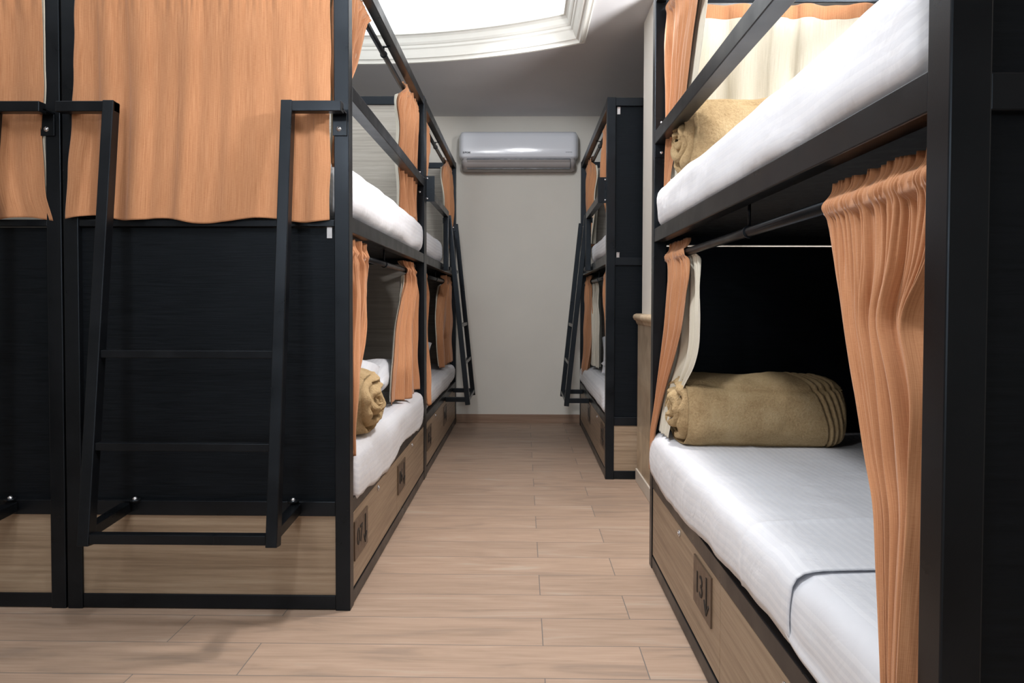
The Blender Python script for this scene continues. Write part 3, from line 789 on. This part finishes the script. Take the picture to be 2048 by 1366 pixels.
    if lining:
        lr = lin_rows or rows
        zr = None if lin_rows else (rows[0][0]-.075, rows[-1][0]+.012)
        l = finish('lining', build(lr, lin_out, 'lining', LINING, ext=lin_ext, zr=zr), LINING, t, True, base=base)
        md = l.modifiers.new('solid', 'SOLIDIFY'); md.thickness = .001; md.offset = 0
        l['label'] = 'cream lining'
    return t

# 1-2: closed curtains over the near ends of the left bunks
curtain('wide rust orange curtain drawn closed behind the top of the left ladder', 'x',
        [(2.175, -1.475, -.634, .0, .6), (2.10, -1.47, -.632, 0, .7), (1.75, -1.480, -.634, 0, 1), (1.50, -1.495, -.636, 0, 1), (1.308, -1.515, -.640, -.004, 1)],
        2.385, -1, 2.135, 6, .009, 3, 1.1, nu=320, nv=150, hem=.022, lin_ext=-.006)
curtain('rust orange curtain at the left edge, over the end of the outermost bunk', 'x',
        [(2.175, -2.43, -1.590, 0, .6), (1.75, -2.43, -1.588, 0, 1), (1.5, -2.43, -1.602, 0, 1.2), (1.40, -2.43, -1.59, 0, 1.2), (1.308, -2.43, -1.565, -.004, 1)],
        2.385, -1, 2.135, 6, .009, 8, 1.1, nu=240, nv=120, hem=.018)
xl = -.632
curtain('gathered rust curtain at the near corner of the upper left bunk, narrowing downwards', 'y',
        [(2.19, 2.47, 2.93, 0), (2.0, 2.47, 2.76, 0), (1.80, 2.465, 2.58, 0), (1.66, 2.463, 2.50, 0, .5), (1.50, 2.462, 2.50, -.01, .4)], xl, 1, 2.155, 5, 0.030, 5, .8, ruf=1.9)
curtain('gathered rust curtain with ruffled top at the far corner of the upper left bunk', 'y',
        [(2.19, 3.80, 4.215, 0), (2.06, 3.72, 4.205, 0), (1.80, 3.66, 4.19, .0), (1.65, 3.70, 4.20, 0), (1.50, 3.78, 4.20, 0)], xl, 1, 2.155, 5, 0.033, 6, .8, ruf=1.9)
curtain('narrow rust curtain on the near post of the far left bunk, upper level', 'y',
        [(2.19, 4.36, 4.72, 0), (2.04, 4.35, 4.78, 0), (1.8, 4.35, 4.62, 0), (1.50, 4.35, 4.42, -.01, .5)], xl, 1, 2.155, 4, 0.027, 7, .8, nu=110, nv=60, ruf=1.9)
curtain('dark rust curtain at the far end of the far left bunk, upper level', 'y',
        [(2.19, 5.75, 6.17, 0), (2.04, 5.72, 6.18, 0), (1.8, 5.80, 6.18, 0), (1.50, 5.95, 6.18, 0, .8)], xl, 1, 2.155, 4, 0.036, 9, .8, nu=110, nv=60, ruf=1.9)
curtain('rust curtain beside the rolled blanket, lower left bunk, near corner', 'y',
        [(1.262, 2.468, 2.80, .002), (1.16, 2.468, 2.84, 0), (.95, 2.466, 2.80, 0), (.75, 2.462, 2.68, .004), (.60, 2.46, 2.58, .012, .7), (.505, 2.458, 2.53, .03, .5)], xl+.006, 1, 1.212, 5, 0.036, 10, .8, ruf=1.9)
curtain('rust curtain flaring out at the far corner of the lower left bunk with drawer 06', 'y',
        [(1.262, 3.78, 4.14, 0), (1.15, 3.88, 4.16, 0), (.95, 3.74, 4.17, .002), (.70, 3.52, 4.18, .006), (.545, 3.50, 4.19, .012)], xl, 1, 1.212, 4, 0.036, 11, .9, nu=200, ruf=1.9)
curtain('narrow rust curtain at the near corner of the far left lower bunk', 'y',
        [(1.262, 4.36, 4.58, 0), (1.10, 4.36, 4.66, 0), (.85, 4.35, 4.66, 0), (.62, 4.345, 4.50, .02), (.42, 4.34, 4.40, .066, .4)], xl, 1, 1.212, 3, 0.033, 12, .8, nu=110, nv=60, ruf=1.9)
curtain('dark rust curtain behind the ladder of the far left bunk, lower level', 'y',
        [(1.262, 5.70, 6.16, 0), (1.0, 5.52, 6.17, .0), (.75, 5.45, 6.17, .004), (.55, 5.50, 6.17, .010)], xl, 1, 1.212, 4, 0.036, 13, .9, nu=110, nv=60, ruf=1.9)
xc = .542
curtain('narrow rust curtain against the near post of the bunk behind the pillar, upper level', 'y',
        [(2.19, 4.34, 4.74, 0), (2.0, 4.34, 4.80, .012), (1.80, 4.34, 4.82, .012), (1.60, 4.33, 4.60, 0, .7), (1.48, 4.33, 4.40, 0, .4)], xc, -1, 2.155, 4, 0.030, 14, .8, nu=110, nv=60, ruf=1.9)
curtain('dark rust curtain at the far end of the bunk behind the pillar, upper level', 'y',
        [(2.19, 5.70, 6.14, 0), (2.04, 5.62, 6.15, 0), (1.8, 5.68, 6.15, 0), (1.50, 5.80, 6.15, 0, .8)], xc, -1, 2.155, 4, 0.036, 15, .8, nu=110, nv=60, ruf=1.9)
curtain('narrow rust curtain against the near post of the bunk behind the pillar, lower level', 'y',
        [(1.262, 4.34, 4.66, .004), (1.15, 4.34, 4.70, .008), (.85, 4.335, 4.60, .004), (.60, 4.33, 4.46, 0, .6)], xc, -1, 1.212, 3, 0.027, 16, .8, nu=110, nv=60, ruf=1.9)
curtain('dark rust curtain showing cream lining, far end of lower bunk behind the pillar', 'y',
        [(1.262, 5.72, 6.13, 0), (1.0, 5.62, 6.14, .0), (.75, 5.62, 6.14, .004), (.46, 5.70, 6.14, .045, .6)], xc, -1, 1.212, 4, 0.036, 17, .9, nu=110, nv=60, ruf=1.9,
        lin_rows=[(1.20, 5.42, 6.10, 0), (.95, 5.34, 6.10, 0), (.75, 5.30, 6.10, 0), (.56, 5.36, 6.10, 0)], lin_out=-.02)
xb = .562
curtain('rust curtain at the far corner of the right upper bunk, beside the cream curtain', 'y',
        [(2.19, 2.42, 2.80, 0), (2.05, 2.30, 2.80, .012), (1.90, 2.42, 2.80, .014), (1.78, 2.50, 2.79, .012), (1.66, 2.58, 2.79, .010), (1.56, 2.70, 2.79, .016, .6), (1.47, 2.74, 2.79, .02, .5)], xb, -1, 2.155, 5, .016, 18, .8,
        lin_rows=[(2.15, 2.26, 2.80, 0), (1.95, 2.34, 2.80, 0), (1.75, 2.48, 2.79, 0), (1.6, 2.62, 2.79, 0), (1.5, 2.66, 2.79, 0)], lin_out=-.012)
curtain('large rust curtain with tightly gathered ruffled top, nearest on the right lower bunk', 'y',
        [(1.250, .932, 1.318, .0), (1.19, .932, 1.322, .004), (1.09, .96, 1.296, .006), (1.01, 1.03, 1.272, .006), (.95, .998, 1.252, .006), (.90, .982, 1.235, .006), (.78, .980, 1.175, .010), (.73, .97, 1.122, .018), (.607, .95, 1.05, .044, .8), (.52, .935, 1.0, .062, .6), (.38, .93, .975, .066, .5), (.24, .93, .955, .056, .4)], xb, -1, 1.206, 7, .017, 19, .9, nu=320, nv=220,
        lin_rows=[(1.17, .93, 1.29, 0), (1.0, .93, 1.24, -.004), (.8, .93, 1.14, 0), (.66, .93, 1.06, .016, .8), (.56, .93, 1.0, .038, .6)], lin_out=-.014)
curtain('rust curtain swept to the far corner of the right lower bunk, lining folded out', 'y',
        [(1.262, 2.50, 2.80, .0), (1.13, 2.42, 2.80, .006), (.95, 2.50, 2.80, .016), (.80, 2.62, 2.805, .030), (.66, 2.72, 2.81, .044, .7), (.54, 2.765, 2.815, .062, .5), (.40, 2.775, 2.82, .066, .4)], xb, -1, 1.212, 5, .015, 20, .8, nu=180, nv=110,
        lin_rows=[(1.20, 2.40, 2.79, 0), (1.0, 2.36, 2.79, 0), (.90, 2.38, 2.79, 0), (.82, 2.42, 2.79, .008), (.74, 2.52, 2.80, .022, .7), (.64, 2.58, 2.80, .040, .5), (.55, 2.62, 2.80, .052, .4)], lin_out=-.014)
# curtain over the far end of the upper right bunk: cream lining side seen from the bed, rust header
t = curtain('cream curtain with a brown gathered header at the far end of the right upper bunk', 'x',
        [(2.165, .62, 1.40, 0), (1.9, .60, 1.40, 0), (1.6, .60, 1.40, 0), (1.50, .60, 1.40, 0)], 2.780, 1, 2.135, 5, .014, 21, 1.1, nu=240, nv=90, header=False,
        lin_rows=[(2.110, .62, 1.40, 0), (1.9, .60, 1.40, 0), (1.6, .60, 1.40, 0), (1.52, .60, 1.40, 0)], lin_out=-.007)
partB('curtain_rod', lambda b: cyl(b, (.55, 2.812, 2.135), (1.41, 2.812, 2.135), .0125), BLACK, bevel=0)

# ------------------------------------------------------------------ air conditioner
ax0, ax1, ay = -.548, .462, 6.298
t = thing('air_conditioner', 'white wall-mounted split air conditioner on the far wall above the aisle', 'air conditioner', ((ax0+ax1)/2, ay, 2.16))
AB = ((ax0+ax1)/2, ay, 2.16)
def ac_section(z0, z1, pts, xa, xb, rc):
    """extrude a (depth,z) profile in x with rounded end outline"""
    bm = bmesh.new(); n = 40; vs = []
    for i in range(n+1):
        u = i/n; x = xa+(xb-xa)*u
        e = min(u, 1-u)*(xb-xa); k = 1.0
        if e < rc: k = 1-(1-math.sqrt(max(0, 1-((rc-e)/rc)**2)))*.35
        for d, z in pts:
            zc = (z0+z1)/2
            kz = 1.0 if e >= rc else 1-(1-math.sqrt(max(0, 1-((rc-e)/rc)**2)))*.22
            vs.append(bm.verts.new((x, ay-d*k, zc+(z-zc)*kz)))
    grid_faces(bm, vs, len(pts), n+1)
    bm.verts.ensure_lookup_table(); m = len(pts)
    bm.faces.new([bm.verts[i] for i in range(m)]); bm.faces.new([bm.verts[n*m+i] for i in reversed(range(m))])
    bmesh.ops.recalc_face_normals(bm, faces=bm.faces)
    return bm
pts = [(0, 2.255), (.150, 2.255), (.196, 2.262), (.203, 2.275), (.207, 2.30), (.208, 2.34), (.206, 2.39), (.200, 2.43), (.188, 2.462), (.165, 2.482), (.12, 2.492), (0, 2.492)]
finish('front_cover', ac_section(2.255, 2.492, pts, ax0, ax1, .045), ACW, t, base=AB)
o = bpy.context.scene.objects[-1] if False else None
bm = bmesh.new(); pr = [(0, 2.172), (.085, 2.168), (.150, 2.190), (.178, 2.222), (.183, 2.254), (0, 2.254)]
finish('lower_body', ac_section(2.17, 2.254, pr, ax0+.022, ax1-.022, .02), ACG, t, base=AB); bm.free()
bm = bmesh.new()
fx0, fx1 = ax0+.075, ax1-.075
vs = [bm.verts.new(p) for p in ((fx0, ay-.122, 2.184), (fx1, ay-.122, 2.184), (fx1, ay-.190, 2.246), (fx0, ay-.190, 2.246), (fx0, ay-.128, 2.178), (fx1, ay-.128, 2.178), (fx1, ay-.196, 2.240), (fx0, ay-.196, 2.240))]
for f in ((0, 1, 2, 3), (7, 6, 5, 4), (0, 4, 5, 1), (1, 5, 6, 2), (2, 6, 7, 3), (3, 7, 4, 0)): bm.faces.new([vs[i] for i in f])
finish('air_flap', bm, ACG, t, bevel=.001, base=AB)
bm = bmesh.new(); box(bm, (fx0-.004, ay-.1925, 2.2440), (fx1+.004, ay-.186, 2.254)); box(bm, (fx0-.004, ay-.150, 2.174), (fx1+.006, ay-.120, 2.181)); box(bm, (fx1+.002, ay-.192, 2.180), (fx1+.006, ay-.15, 2.25)); finish('vent_gap', bm, DARK, t, base=AB)
bm = bmesh.new(); text_bm(bm, 'SUPREME', .019, (ax0+.071, ay-.2085, 2.300), (1, 0, 0), (0, 0, 1), .0006, 0, .0006, .84); finish('logo', bm, DARK, t, base=AB)['label'] = 'dark brand lettering'
bm = bmesh.new(); text_bm(bm, 'INVERTER', .012, (ax1-.085, ay-.2087, 2.302), (1, 0, 0), (0, 0, 1), .0005, 0, 0, 1.0); finish('lettering', bm, GREYL, t, base=AB)['label'] = 'small grey lettering'
